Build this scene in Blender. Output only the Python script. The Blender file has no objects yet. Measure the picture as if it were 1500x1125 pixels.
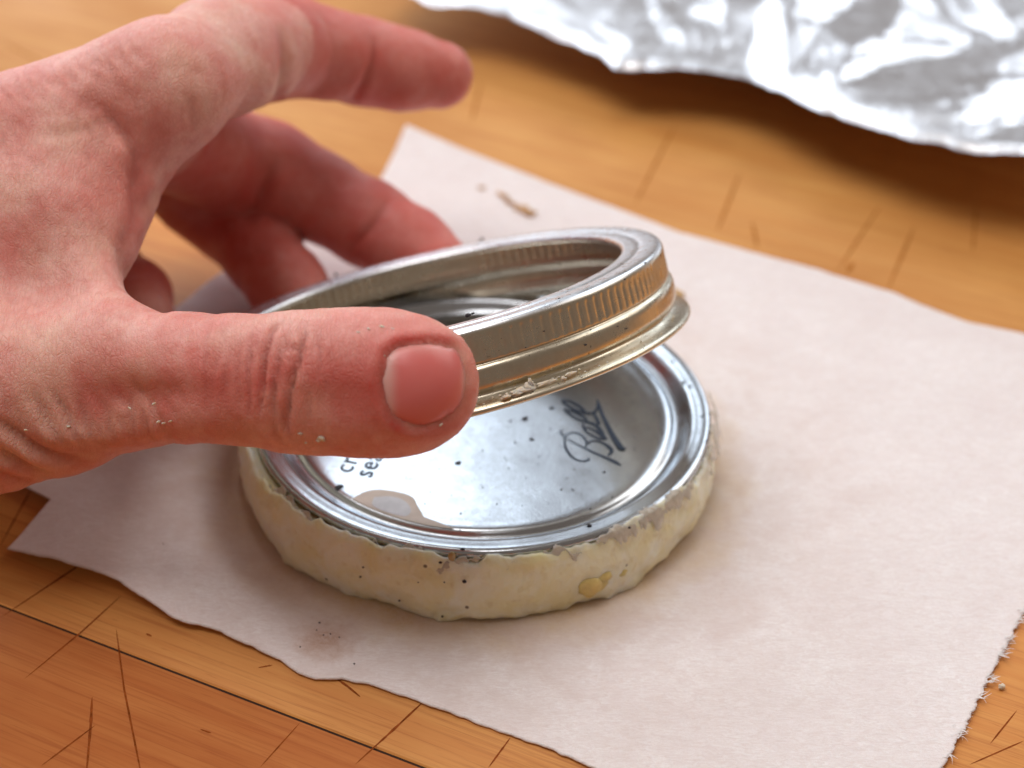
import bpy, math
import numpy as np
from mathutils import Vector, Matrix

# ------------------------------------------------------------------ camera, light, exposure
S = 0.001                                  # everything below is written in millimetres
scene = bpy.context.scene
COL = scene.collection
T = 11.3                                   # height of the lid rim above the paper
F = 3200.0
def Rx(a):
    c, s = math.cos(a), math.sin(a); return np.array([[1, 0, 0], [0, c, -s], [0, s, c]])
def Ry(a):
    c, s = math.cos(a), math.sin(a); return np.array([[c, 0, s], [0, 1, 0], [-s, 0, c]])
def Rz(a):
    c, s = math.cos(a), math.sin(a); return np.array([[c, -s, 0], [s, c, 0], [0, 0, 1]])
CR = Rx(math.pi/2 - .5998) @ Rz(.0173)
CC = np.array([4.293, 6.669, T]) + CR[:, 2]*332.89
def ray(px, py):
    return CR @ np.array([(px-750)/F, -(py-562.5)/F, -1.0])
def onz(px, py, z=0.0):
    v = ray(px, py); return CC + v*((z-CC[2])/v[2])
def atd(px, py, d):
    return CC + ray(px, py)*d
def proj(P):
    q = (np.atleast_2d(P)-CC) @ CR
    return np.stack([750+F*q[:, 0]/-q[:, 2], 562.5-F*q[:, 1]/-q[:, 2]], 1)

cam_d = bpy.data.cameras.new('camera')
cam = bpy.data.objects.new('camera', cam_d); COL.objects.link(cam)
cam_d.sensor_width = 36; cam_d.lens = 36*F/1500
cam_d.clip_start = .02; cam_d.clip_end = 20
M4 = Matrix([[*CR[0], CC[0]*S], [*CR[1], CC[1]*S], [*CR[2], CC[2]*S], [0, 0, 0, 1]])
cam.matrix_world = M4
cam_d.dof.use_dof = True
cam_d.dof.focus_distance = .288
cam_d.dof.aperture_fstop = 16
cam_d.dof.aperture_blades = 8
scene.camera = cam

world = bpy.data.worlds.new('World'); scene.world = world; world.use_nodes = True
bg = world.node_tree.nodes['Background']
bg.inputs[0].default_value = (1.0, .80, .66, 1); bg.inputs[1].default_value = .19

def area(name, loc, target, sx, sy, power, color):
    l = bpy.data.lights.new(name, 'AREA'); l.shape = 'RECTANGLE'; l.size = sx; l.size_y = sy
    l.energy = power; l.color = color
    o = bpy.data.objects.new(name, l); COL.objects.link(o); o.location = loc
    o.rotation_euler = (Vector(target)-Vector(loc)).to_track_quat('-Z', 'Y').to_euler()
    return o
# the tall window beyond the table, a little to the left
area('window_light', (-1.41, 2.32, 1.47), (0, 0, 0), 2.85, 2.55, 74, (.80, .90, 1.0))
# its neighbour, past a strip of wall
area('second_window_light', (1.17, 2.32, 1.42), (0, 0, 0), .90, 2.1, 16, (.80, .90, 1.0))
# softer daylight from the right hand side
area('room_light', (1.35, .75, 1.25), (0, 0, 0), 1.2, 1.2, 10, (1.0, .95, .90))
# daylight from overhead
area('overhead_light', (-.40, .0, 1.55), (-.05, 0, 0), 1.1, 1.1, 18, (1.0, .95, .92))
scene.view_settings.view_transform = 'Standard'
scene.view_settings.look = 'None'
scene.view_settings.exposure = -0.08
scene.view_settings.gamma = 1
scene.cycles.use_denoising = True

# ------------------------------------------------------------------ helpers
def h3(i, j, k, seed):
    n = (i.astype(np.int64)*374761393 + j.astype(np.int64)*668265263 + k.astype(np.int64)*2147483647 + seed*974634777) & 0xffffffff
    n = ((n ^ (n >> 13))*1274126177) & 0xffffffff
    n = (n ^ (n >> 16)) & 0xffff
    return n/32767.5 - 1.0
def noise(P, seed=0):
    P = np.atleast_2d(np.asarray(P, float)); i = np.floor(P).astype(np.int64); f = P-i; f = f*f*(3-2*f)
    r = 0
    for a in (0, 1):
        for b in (0, 1):
            for c in (0, 1):
                w = (f[:, 0] if a else 1-f[:, 0])*(f[:, 1] if b else 1-f[:, 1])*(f[:, 2] if c else 1-f[:, 2])
                r = r + w*h3(i[:, 0]+a, i[:, 1]+b, i[:, 2]+c, seed)
    return r
def fbm(P, o=4, seed=0):
    P = np.atleast_2d(P); s = 0; a = 1.0
    for k in range(o):
        s = s + a*noise(P*2**k+17.3*k, seed+k); a *= .5
    return s
def sstep(a, b, x):
    t = np.clip((x-a)/(b-a), 0, 1); return t*t*(3-2*t)

def put(name, me, parent=None):
    o = bpy.data.objects.new(name, me); COL.objects.link(o)
    if parent is not None: o.parent = parent
    return o
def mesh(name, V, Fc, mat, parent=None, org=(0, 0, 0), smooth=True, loc=None):
    """V in mm, world; org is the parent's place in mm, subtracted"""
    V = (np.asarray(V, float)-np.asarray(org, float))*S
    me = bpy.data.meshes.new(name)
    Fa = np.asarray(Fc) if isinstance(Fc, np.ndarray) or len({len(f) for f in Fc}) == 1 else None
    if Fa is not None:
        n, k = Fa.shape
        me.vertices.add(len(V)); me.vertices.foreach_set('co', V.astype(np.float32).ravel())
        me.loops.add(n*k); me.loops.foreach_set('vertex_index', Fa.astype(np.int32).ravel())
        me.polygons.add(n); me.polygons.foreach_set('loop_start', (np.arange(n)*k).astype(np.int32))
        me.update(calc_edges=True); me.validate()
    else:
        me.from_pydata([tuple(v) for v in V], [], [list(f) for f in Fc]); me.update()
    if smooth: me.polygons.foreach_set('use_smooth', np.ones(len(me.polygons), bool))
    me.materials.append(mat)
    o = put(name, me, parent)
    if loc is not None: o.location = Vector(loc)*S
    return o
def tag(o, label=None, cat=None, group=None, kind=None):
    if label: o['label'] = label
    if cat: o['category'] = cat
    if group: o['group'] = group
    if kind: o['kind'] = kind
    return o
def empty(name, loc, rot=None):
    o = bpy.data.objects.new(name, None); COL.objects.link(o)
    o.empty_display_size = .01
    if rot is not None:
        R = np.array(rot)
        o.matrix_world = Matrix([[*R[0], loc[0]*S], [*R[1], loc[1]*S], [*R[2], loc[2]*S], [0, 0, 0, 1]])
    else: o.location = Vector(loc)*S
    return o
def grid_faces(n, m, wrap_n=False, wrap_m=False):
    i = np.arange(n if wrap_n else n-1); j = np.arange(m if wrap_m else m-1)
    I, J = np.meshgrid(i, j, indexing='ij'); I = I.ravel(); J = J.ravel()
    I2 = (I+1) % n; J2 = (J+1) % m
    return np.stack([I*m+J, I2*m+J, I2*m+J2, I*m+J2], 1)

class NT:
    def __init__(s, name):
        s.m = bpy.data.materials.new(name); s.m.use_nodes = True; s.t = s.m.node_tree
        s.b = s.t.nodes['Principled BSDF']; s.out = s.t.nodes['Material Output']
    def n(s, typ, ins=None, **kw):
        nd = s.t.nodes.new(typ)
        for k, v in kw.items(): setattr(nd, k, v)
        for k, v in (ins or {}).items(): s.set(nd.inputs[k], v)
        return nd
    def set(s, inp, v):
        if isinstance(v, bpy.types.NodeSocket): s.t.links.new(v, inp)
        elif isinstance(v, bpy.types.Node): s.t.links.new(v.outputs[0], inp)
        else:
            if hasattr(inp, 'default_value'):
                try: inp.default_value = v
                except Exception: inp.default_value = (*v, 1)
    def coord(s, scale=(1000, 1000, 1000), rot=(0, 0, 0)):
        tc = s.n('ShaderNodeTexCoord')
        mp = s.n('ShaderNodeMapping', {'Vector': tc.outputs['Object'], 'Scale': scale, 'Rotation': rot})
        return mp.outputs[0]
    def noise(s, vec, scale, detail=4, rough=.55, dist=0):
        return s.n('ShaderNodeTexNoise', {'Vector': vec, 'Scale': scale, 'Detail': detail, 'Roughness': rough, 'Distortion': dist}).outputs['Fac']
    def ramp(s, fac, stops, interp='LINEAR'):
        r = s.n('ShaderNodeValToRGB', {'Fac': fac}); cr = r.color_ramp; cr.interpolation = interp
        while len(cr.elements) < len(stops): cr.elements.new(.5)
        for e, (p, c) in zip(cr.elements, stops):
            e.position = p; e.color = (c, c, c, 1) if not hasattr(c, '__len__') else (*c, 1)
        return r.outputs[0]
    def mix(s, fac, a, b, mode='MIX'):
        m = s.n('ShaderNodeMix', data_type='RGBA', blend_type=mode)
        s.set(m.inputs[0], fac)
        for i, v in ((6, a), (7, b)):
            if isinstance(v, bpy.types.NodeSocket): s.t.links.new(v, m.inputs[i])
            else: m.inputs[i].default_value = (*v, 1) if len(v) == 3 else v
        return m.outputs[2]
    def math(s, op, a, b=0.0, c=0.0, clamp=False):
        m = s.n('ShaderNodeMath', operation=op, use_clamp=clamp)
        for i, v in enumerate((a, b, c)): s.set(m.inputs[i], v)
        return m.outputs[0]
    def bump(s, h, dist, strength=1.0, normal=None):
        b = s.n('ShaderNodeBump', {'Height': h, 'Distance': dist*S, 'Strength': strength})
        if normal is not None: s.t.links.new(normal, b.inputs['Normal'])
        return b.outputs[0]
    def p(s, **kw):
        for k, v in kw.items(): s.set(s.b.inputs[k.replace('_', ' ')], v)
        return s

# ------------------------------------------------------------------ materials
def wood_mat(name, base, light, dark, ang, seed):
    w = NT(name)
    v = w.coord((1000, 1000, 1000))
    mp = w.n('ShaderNodeMapping', {'Vector': v, 'Rotation': (0, 0, -ang), 'Location': (seed*37.1, seed*91.7, seed*13)})
    st = w.n('ShaderNodeMapping', {'Vector': mp.outputs[0], 'Scale': (.018, .34, .1)}).outputs[0]
    g1 = w.noise(st, 1.0, 5, .62, .7)
    g2 = w.noise(w.n('ShaderNodeMapping', {'Vector': mp.outputs[0], 'Scale': (.05, 2.3, .4)}).outputs[0], 1.0, 3, .6, .3)
    fl = w.noise(w.n('ShaderNodeMapping', {'Vector': mp.outputs[0], 'Scale': (.22, 2.6, 1)}).outputs[0], 1.0, 2, .5)
    blot = w.noise(mp.outputs[0], .035, 3, .5)
    c = w.mix(w.ramp(g1, [(.32, 0.0), (.68, 1.0)]), base, light)
    c = w.mix(w.ramp(g2, [(.5, 0.0), (.68, .55)]), c, dark)
    c = w.mix(w.ramp(fl, [(.66, 0.0), (.74, .45)]), c, dark)
    c = w.mix(w.ramp(blot, [(.38, 0.0), (.7, .42)]), c, (base[0]*.72, base[1]*.62, base[2]*.5))
    w.p(Base_Color=c, Roughness=w.ramp(blot, [(.3, .50), (.7, .62)]), Normal=w.bump(g2, .05, .35))
    w.b.inputs['Specular IOR Level'].default_value = .25
    return w.m

def paper_mat():
    w = NT('parchment')
    v = w.coord()
    cl = w.noise(v, .085, 5, .62, .5)
    fibre = w.noise(w.n('ShaderNodeMapping', {'Vector': v, 'Rotation': (0, 0, .5), 'Scale': (.5, 1.7, 1)}).outputs[0], .9, 6, .72, 1.6)
    fine = w.noise(v, 2.6, 5, .75, .8)
    c = w.mix(w.ramp(cl, [(.35, 0.0), (.68, 1.0)]), (.82, .735, .725), (.88, .815, .805))
    c = w.mix(w.ramp(fibre, [(.36, .62), (.60, 0.0)]), c, (.68, .55, .52))
    # tea-coloured grease ring sweated from the disc, its soft shadow painted in too
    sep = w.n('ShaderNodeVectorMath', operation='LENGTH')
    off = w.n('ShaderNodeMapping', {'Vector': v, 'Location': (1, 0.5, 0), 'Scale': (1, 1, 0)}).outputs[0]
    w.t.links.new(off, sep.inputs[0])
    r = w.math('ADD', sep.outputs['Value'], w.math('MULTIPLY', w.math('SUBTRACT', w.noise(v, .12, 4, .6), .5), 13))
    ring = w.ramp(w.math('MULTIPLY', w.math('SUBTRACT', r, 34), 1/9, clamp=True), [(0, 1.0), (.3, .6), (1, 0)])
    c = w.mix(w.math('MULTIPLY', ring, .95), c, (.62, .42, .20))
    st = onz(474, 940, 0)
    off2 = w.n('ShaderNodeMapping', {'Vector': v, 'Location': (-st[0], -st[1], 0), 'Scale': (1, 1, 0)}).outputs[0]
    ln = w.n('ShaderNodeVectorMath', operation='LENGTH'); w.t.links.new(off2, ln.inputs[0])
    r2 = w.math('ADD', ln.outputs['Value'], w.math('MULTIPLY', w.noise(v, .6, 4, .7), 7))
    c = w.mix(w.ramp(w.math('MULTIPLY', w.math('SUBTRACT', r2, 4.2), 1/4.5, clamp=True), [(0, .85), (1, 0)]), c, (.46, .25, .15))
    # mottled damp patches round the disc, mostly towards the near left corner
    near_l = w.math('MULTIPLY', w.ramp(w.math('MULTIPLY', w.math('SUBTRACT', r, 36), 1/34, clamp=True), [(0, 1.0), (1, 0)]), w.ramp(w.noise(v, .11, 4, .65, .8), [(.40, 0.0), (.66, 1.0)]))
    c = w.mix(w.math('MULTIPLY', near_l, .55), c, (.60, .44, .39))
    c = w.mix(w.ramp(fine, [(.36, .50), (.56, 0.0)]), c, (.72, .61, .58))
    nb = w.bump(cl, .5, .15)
    nb = w.bump(fibre, .14, .4, nb)
    nb = w.bump(fine, .14, .5, nb)
    w.p(Base_Color=c, Roughness=.82, Normal=nb)
    w.b.inputs['Specular IOR Level'].default_value = .25
    w.b.inputs['Sheen Weight'].default_value = .25
    w.b.inputs['Subsurface Weight'].default_value = .12
    w.b.inputs['Subsurface Radius'].default_value = (1, .6, .4)
    w.b.inputs['Subsurface Scale'].default_value = .001
    return w.m

def skin_mat():
    w = NT('skin')
    v = w.coord()
    at = w.n('ShaderNodeAttribute', attribute_name='flush_shade')
    n1 = w.noise(v, .11, 3, .5)
    n2 = w.noise(v, .55, 4, .6)
    n3 = w.noise(v, 1.9, 3, .6)
    c = w.mix(w.ramp(n1, [(.35, 0.0), (.65, 1.0)]), (.70, .285, .235), (.81, .435, .37))
    c = w.mix(w.ramp(n2, [(.42, 0.0), (.70, .55)]), c, (.66, .21, .16))
    c = w.mix(w.ramp(n3, [(.55, 0.0), (.75, .28)]), c, (.76, .50, .37))
    sep = w.n('ShaderNodeSeparateColor', {'Color': at.outputs['Color']})
    c = w.mix(w.math('MULTIPLY', sep.outputs[0], .92), c, (.56, .065, .052))
    c = w.mix(w.math('MULTIPLY', sep.outputs[1], .8), c, (.40, .065, .04))  # crease shade put into the skin colour as a darker tone
    c = w.mix(w.math('MULTIPLY', sep.outputs[2], .7), c, (.80, .62, .45))
    # skin relief: crossing fine lines, cells and pores
    wv = w.n('ShaderNodeVectorMath', operation='ADD'); w.t.links.new(v, wv.inputs[0])
    nc = w.n('ShaderNodeTexNoise', {'Vector': v, 'Scale': .5, 'Detail': 2.0}); w.t.links.new(nc.outputs['Color'], wv.inputs[1])
    a = w.n('ShaderNodeMapping', {'Vector': wv.outputs[0], 'Rotation': (.3, .5, .6), 'Scale': (1.5, .30, .8)}).outputs[0]
    b = w.n('ShaderNodeMapping', {'Vector': wv.outputs[0], 'Rotation': (.1, -.3, -.75), 'Scale': (1.4, .30, .7)}).outputs[0]
    e1 = w.n('ShaderNodeTexVoronoi', {'Vector': a, 'Scale': 1.0}, feature='DISTANCE_TO_EDGE').outputs['Distance']
    e2 = w.n('ShaderNodeTexVoronoi', {'Vector': b, 'Scale': 1.1}, feature='DISTANCE_TO_EDGE').outputs['Distance']
    lines = w.math('MINIMUM', w.ramp(e1, [(0, 0.0), (.13, 1.0)]), w.ramp(e2, [(0, 0.25), (.13, 1.0)]))
    vo = w.n('ShaderNodeTexVoronoi', {'Vector': wv.outputs[0], 'Scale': 2.1}, feature='DISTANCE_TO_EDGE').outputs['Distance']
    vo = w.ramp(vo, [(0, 0.0), (.2, 1.0)])
    amt = w.ramp(w.noise(v, .06, 2, .5), [(.35, .35), (.65, 1.0)])
    nb = w.bump(w.math('MULTIPLY', lines, amt), .09, .55)
    nb = w.bump(vo, .05, .45, nb)
    nb = w.bump(n3, .08, .3, nb)
    c = w.mix(w.math('MULTIPLY', w.math('SUBTRACT', 1.0, lines), .15), c, (.42, .12, .09))  # fine lines darkened in the colour to stand for their shade
    w.p(Base_Color=c, Roughness=.48, Normal=nb)
    w.b.inputs['Specular IOR Level'].default_value = .38
    w.b.inputs['Subsurface Weight'].default_value = .55
    w.b.inputs['Subsurface Radius'].default_value = (1.0, .30, .18)
    w.b.inputs['Subsurface Scale'].default_value = .0022
    return w.m

def nail_mat():
    w = NT('nail')
    v = w.coord()
    at = w.n('ShaderNodeAttribute', attribute_name='pale')
    c = w.mix(w.noise(v, .3, 2, .5), (.68, .15, .14), (.72, .21, .19))
    c = w.mix(at.outputs['Fac'], c, (.74, .56, .50))
    n = w.noise(w.n('ShaderNodeMapping', {'Vector': v, 'Scale': (.15, 3.0, 3.0)}).outputs[0], 1, 2, .5)
    w.p(Base_Color=c, Roughness=.33, Normal=w.bump(n, .03, .3))
    w.b.inputs['Subsurface Weight'].default_value = .4
    w.b.inputs['Subsurface Radius'].default_value = (1, .4, .3)
    w.b.inputs['Subsurface Scale'].default_value = .0012
    w.b.inputs['Specular IOR Level'].default_value = .55
    return w.m

def metal_mat(name, col, rough, tint=None, scr=.3, spots=0.0):
    w = NT(name)
    v = w.coord()
    n = w.noise(v, .5, 5, .65)
    n2 = w.noise(v, 4.0, 4, .7)
    c = w.mix(w.ramp(n, [(.3, 0.0), (.7, 1.0)]), col, tint or (col[0]*.9, col[1]*.88, col[2]*.85))
    sp = w.noise(v, 1.7, 2, .5)
    c = w.mix(w.ramp(sp, [(.70, 0.0), (.76, spots)]), c, (.10, .075, .055))
    ro = w.math('ADD', w.math('MULTIPLY', w.ramp(n, [(.3, 0.0), (.75, 1.0)]), .12), rough-.05)
    h = w.math('ADD', w.math('MULTIPLY', n, .45 if name != 'tinplate' else .12), w.math('MULTIPLY', n2, .45))
    w.p(Base_Color=c, Metallic=1.0, Roughness=ro, Normal=w.bump(h, .05, scr))
    return w.m

def plain(name, col, rough=.6, metal=0.0, sss=0.0, sssr=(1, .8, .5), var=.25, sc=.5, bump=0.0, spec=.5):
    w = NT(name)
    v = w.coord()
    n = w.noise(v, sc, 4, .6)
    c = w.mix(w.ramp(n, [(.3, 0.0), (.7, 1.0)]), col, tuple(x*(1-var) for x in col))
    w.p(Base_Color=c, Roughness=rough, Metallic=metal)
    if bump: w.p(Normal=w.bump(n, bump, .5))
    if sss:
        w.b.inputs['Subsurface Weight'].default_value = .6
        w.b.inputs['Subsurface Radius'].default_value = sssr
        w.b.inputs['Subsurface Scale'].default_value = sss*S
    w.b.inputs['Specular IOR Level'].default_value = spec
    return w.m

def dough_mat():
    w = NT('pale_dough')
    v = w.coord()
    n = w.noise(v, .16, 4, .6, .6); n2 = w.noise(v, 1.1, 5, .65); n3 = w.noise(v, .6, 3, .5)
    c = w.mix(w.ramp(n, [(.35, 0.0), (.65, 1.0)]), (.89, .86, .72), (.85, .76, .46))
    c = w.mix(w.ramp(n3, [(.58, 0.0), (.72, .35)]), c, (.62, .48, .20))
    sp = w.n('ShaderNodeTexVoronoi', {'Vector': v, 'Scale': .22}).outputs['Distance']
    c = w.mix(w.ramp(sp, [(.045, .85), (.075, 0)]), c, (.09, .05, .02))
    sx = w.n('ShaderNodeSeparateXYZ', {'Vector': v})
    w.p(Base_Color=c, Roughness=w.ramp(n, [(.35, .28), (.6, .5)]), Normal=w.bump(n2, .25, .6, w.bump(n, .8, .5)))
    w.b.inputs['Subsurface Weight'].default_value = .6
    w.b.inputs['Subsurface Radius'].default_value = (1, .85, .5)
    w.b.inputs['Subsurface Scale'].default_value = .0025
    return w.m

M = {}
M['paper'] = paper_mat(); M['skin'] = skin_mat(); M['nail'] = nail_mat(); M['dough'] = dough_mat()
M['lid'] = metal_mat('tinplate', (.60, .64, .69), .18, (.51, .54, .58), .35, .5)
M['band'] = metal_mat('gold_lacquered_tin', (.76, .70, .57), .29, (.62, .56, .44), .24, .75)
_w = M['band'].node_tree; _b = _w.nodes['Principled BSDF']
_tc = _w.nodes.new('ShaderNodeTexCoord'); _sx = _w.nodes.new('ShaderNodeSeparateXYZ'); _w.links.new(_tc.outputs['Object'], _sx.inputs[0])
_mr = _w.nodes.new('ShaderNodeMapRange'); _w.links.new(_sx.outputs['Z'], _mr.inputs['Value']); _mr.inputs['From Min'].default_value = -.00075; _mr.inputs['From Max'].default_value = -.0004
_mx = _w.nodes.new('ShaderNodeMix'); _mx.data_type = 'RGBA'; _w.links.new(_mr.outputs[0], _mx.inputs[0])
_w.links.new(_b.inputs['Base Color'].links[0].from_socket, _mx.inputs[6]); _mx.inputs[7].default_value = (.80, .82, .85, 1); _w.links.new(_mx.outputs[2], _b.inputs['Base Color'])
M['foil'] = metal_mat('aluminium_foil', (.86, .85, .88), .32, (.88, .88, .90), .2)
M['ink'] = plain('blue_black_ink', (.015, .03, .06), .5)
M['speck'] = plain('burnt_speck', (.02, .015, .02), .6)
M['curd'] = plain('yellow_curd', (.80, .60, .22), .35, sss=1.5, bump=.2)
M['crumb'] = plain('brown_crumb', (.62, .36, .16), .7, bump=.3, sc=1.5)
M['stain'] = plain('dried_stain', (.66, .55, .47), .35, var=.2, sc=.25)
M['residue'] = plain('cream_residue', (.74, .66, .54), .45, sss=.8, bump=.2, sc=1.2)
M['scratch'] = plain('knife_scratch', (.34, .085, .022), 1.0, var=.6, sc=.9, spec=0)
M['gap'] = plain('dark_joint', (.03, .012, .006), .9)
M['fibre'] = plain('paper_fibre', (.82, .77, .75), .9)

# ------------------------------------------------------------------ wooden board
ZB = -.35
g = onz(600, 1115, ZB) - onz(0, 885, ZB); ang = math.atan2(g[1], g[0])
s0 = onz(0, 885, ZB)[:2]
u = np.array([math.cos(ang), math.sin(ang)]); nrm = np.array([-u[1], u[0]])
board = mesh('wooden_board', np.array([[x, y, z] for z in (-39.2, -38.9) for x, y in ((-700, -500), (900, -500), (900, 900), (-700, 900))]),
             [[3, 2, 1, 0], [4, 5, 6, 7], [0, 1, 5, 4], [1, 2, 6, 5], [2, 3, 7, 6], [3, 0, 4, 7]], M['gap'], smooth=False)
tag(board, 'scratched maple butcher block board under the paper and foil', None, kind='structure')
pal = [((.44, .135, .034), (.52, .19, .052), (.31, .072, .017)), ((.63, .245, .060), (.72, .335, .09), (.42, .125, .03)),  # first tones: redder near planks, also darkened to carry the shade there
       ((.61, .265, .067), (.70, .36, .108), (.43, .15, .038)), ((.60, .262, .066), (.70, .36, .106), (.43, .148, .038))]
offs = [-336, -224, -112, 0, 115, 228, 340, 452, 564, 676]
for i in range(len(offs)-1):
    a, b = offs[i]+.36, offs[i+1]-.36
    ex = [(-650, a), (800, a), (800, b), (-650, b)]
    top = [s0 + u*x + nrm*y for x, y in ex]
    c = .07
    topin = [s0 + u*x + nrm*y for x, y in ((-649.7, a+c), (799.7, a+c), (799.7, b-c), (-649.7, b-c))]
    V = [(*p, ZB-38) for p in top] + [(*p, ZB-c) for p in top] + [(*p, ZB) for p in topin]
    Fc = [[0, 1, 5, 4], [1, 2, 6, 5], [2, 3, 7, 6], [3, 0, 4, 7], [4, 5, 9, 8], [5, 6, 10, 9], [6, 7, 11, 10], [7, 4, 8, 11], [8, 9, 10, 11], [3, 2, 1, 0]]
    pm = wood_mat('maple_plank', *pal[0 if i < 3 else 1+(i % 3)], ang, i+1)
    mesh('plank', V, Fc, pm, board, smooth=False)

for o_ in offs[1:-1]:
    q = [s0 + u*x + nrm*y for x, y in ((-650, o_-.36), (800, o_-.36), (800, o_+.36), (-650, o_+.36))]
    mesh('joint', [(*p, ZB-37) for p in q]+[(*p, ZB-.45) for p in q], [[0, 1, 5, 4], [1, 2, 6, 5], [2, 3, 7, 6], [3, 0, 4, 7], [4, 5, 6, 7], [3, 2, 1, 0]], M['gap'], board, smooth=False)

def ribbon(pts, w0, z, taper=True, n=3):
    """thin lens-shaped strip along px polyline, on the board"""
    P = np.array([onz(a, b, z)[:2] for a, b in pts]); out = []
    dn = np.vstack([np.linspace(P[i], P[i+1], 8, endpoint=False) for i in range(len(P)-1)]+[P[-1:]])
    t = np.gradient(dn, axis=0); t /= np.linalg.norm(t, axis=1)[:, None]; nn = np.stack([-t[:, 1], t[:, 0]], 1)
    k = np.linspace(0, 1, len(dn)); ww = w0*.5*((np.sin(k*math.pi)**.5 if taper else 1))*(1+.35*noise(np.stack([k*23, k*0+w0*9+pts[0][0], k*0], 1)))
    L = dn+nn*ww[:, None]; Rr = dn-nn*ww[:, None]
    V = np.concatenate([np.c_[L, np.full(len(L), z)], np.c_[Rr, np.full(len(L), z)]]); m = len(L)
    Fq = [[i, m+i, m+i+1, i+1] for i in range(m-1)]
    return V, Fq
def join(parts):
    V, Fq, o = [], [], 0
    for v, f in parts:
        v = np.asarray(v); V.append(v); Fq += [[i+o for i in q] for q in f]; o += len(v)
    return np.concatenate(V), Fq
scr = [([(0, 905), (110, 832), (180, 775)], .35), ([(35, 995), (120, 925), (178, 872)], .30), ([(0, 800), (30, 745), (46, 716)], .3), ([(170, 920), (182, 1010), (196, 1080), (208, 1140)], .35),
       ([(135, 1020), (133, 1060), (126, 1140)], .45), ([(60, 1122), (100, 1092), (140, 1062)], .3), ([(520, 1120), (575, 1070), (622, 1026)], .40),
       ([(380, 1125), (440, 1058)], .22), ([(490, 992), (510, 1006), (528, 1021)], .45), ([(715, 1125), (748, 1080)], .3), ([(378, 978), (400, 974)], .3),
       ([(293, 1068), (310, 1074)], .35), ([(214, 928), (222, 932)], .4), ([(930, 300), (965, 230), (990, 180)], .3), ([(1050, 340), (1085, 250)], .35), ([(1110, 365), (1102, 325)], .35),
       ([(1225, 400), (1290, 300)], .25), ([(1240, 400), (1250, 385)], .6), ([(1300, 425), (1340, 330)], .35), ([(1430, 300), (1425, 370)], .25), ([(690, 180), (705, 120)], .3),
       ([(1450, 1090), (1490, 1040)], .3), ([(1420, 1120), (1500, 1085)], .3), ([(0, 60), (70, 95)], .3), ([(250, 10), (340, 60)], .25)]
near_ = [(p, w) for p, w in scr if p[0][1] > 760]; far_ = [(p, w) for p, w in scr if p[0][1] <= 760]
V, Fq = join([ribbon(p, w*.85, ZB+.03) for p, w in near_])
tag(mesh('knife_scratches', V, Fq, M['scratch'], board), kind='stuff')
V, Fq = join([ribbon(p, w*1.6, ZB+.03) for p, w in far_])
tag(mesh('knife_scratches', V, Fq, plain('worn_scratch', (.44, .16, .035), 1.0, var=.3, spec=0), board), kind='stuff')

# ------------------------------------------------------------------ parchment sheet
def resample(P, n):
    P = np.asarray(P, float); d = np.r_[0, np.cumsum(np.linalg.norm(np.diff(P, axis=0), axis=1))]
    t = np.linspace(0, d[-1], n); return np.stack([np.interp(t, d, P[:, k]) for k in range(P.shape[1])], 1)
def coons(top, bot, left, right):
    n, m = len(top), len(left)
    s = np.linspace(0, 1, n)[None, :, None]; t = np.linspace(0, 1, m)[:, None, None]
    return ((1-t)*bot[None]+t*top[None] + (1-s)*left[:, None]+s*right[:, None]
            - ((1-s)*(1-t)*bot[0]+s*(1-t)*bot[-1]+(1-s)*t*top[0]+s*t*top[-1]))
def w2(l): return np.array([onz(a, b, .2)[:2] for a, b in l])
tp = w2([(595, 184), (640, 203), (708, 231), (810, 270), (900, 303), (996, 341), (1110, 371), (1200, 394), (1216, 400), (1312, 429), (1350, 446), (1416, 471), (1500, 490), (1590, 520), (1682, 550)])
bt = w2([(12, 814), (76, 832), (168, 864), (224, 896), (260, 916), (312, 924), (352, 942), (404, 964), (436, 986), (460, 994), (500, 993), (540, 1002), (600, 1022), (700, 1058), (800, 1094), (870, 1125), (1000, 1172), (1296, 1285)])
lf = w2([(12, 814), (45, 780), (77, 748), (48, 731), (22, 714), (60, 640), (150, 540), (330, 400), (440, 330), (530, 290), (560, 258), (578, 222), (595, 184)])
rt = w2([(1296, 1285), (1380, 1125), (1415, 1064), (1448, 993), (1477, 941), (1499, 896), (1590, 725), (1682, 550)])
NX, NY = 420, 300
tp, bt, lf, rt = resample(tp, NX), resample(bt, NX), resample(lf, NY), resample(rt, NY)
rt = rt + np.c_[noise(np.c_[np.arange(NY)*.8, np.zeros(NY), np.zeros(NY)])*.25, np.zeros(NY)]*np.r_[0, np.ones(NY-2), 0][:, None]
bt = bt + np.c_[np.zeros(NX), fbm(np.c_[np.arange(NX)*.25, np.zeros(NX), np.zeros(NX)], 3, 5)*.16]*np.r_[0, np.ones(NX-2), 0][:, None]
G = coons(tp, bt, lf, rt).reshape(-1, 2)
def paper_z(G):
    rr = np.hypot(G[:, 0]+1, G[:, 1])
    P = np.c_[G*.035, np.zeros(len(G))]
    z = 1.0*fbm(P, 3, 3)+.9
    left = sstep(-20, -60, G[:, 0])
    z = z*(.3+.7*left) + left*.5*(1+np.sin(G[:, 0]*.33+G[:, 1]*.21))*.7
    z = np.clip(z, 0, None)*sstep(34, 50, rr)
    z += .035*fbm(np.c_[G*.5, np.zeros(len(G))], 3, 9)*sstep(33, 40, rr)
    return np.clip(z, -.1, None)
Z = paper_z(G)
Vt = np.c_[G, Z]; Vb = np.c_[G, Z-.2]
Fg = grid_faces(NY, NX)
nv = len(Vt)
bd = np.r_[np.arange(NX), np.arange(1, NY)*NX+NX-1, (NY-1)*NX+np.arange(NX-2, -1, -1), np.arange(NY-2, 0, -1)*NX]
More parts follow.
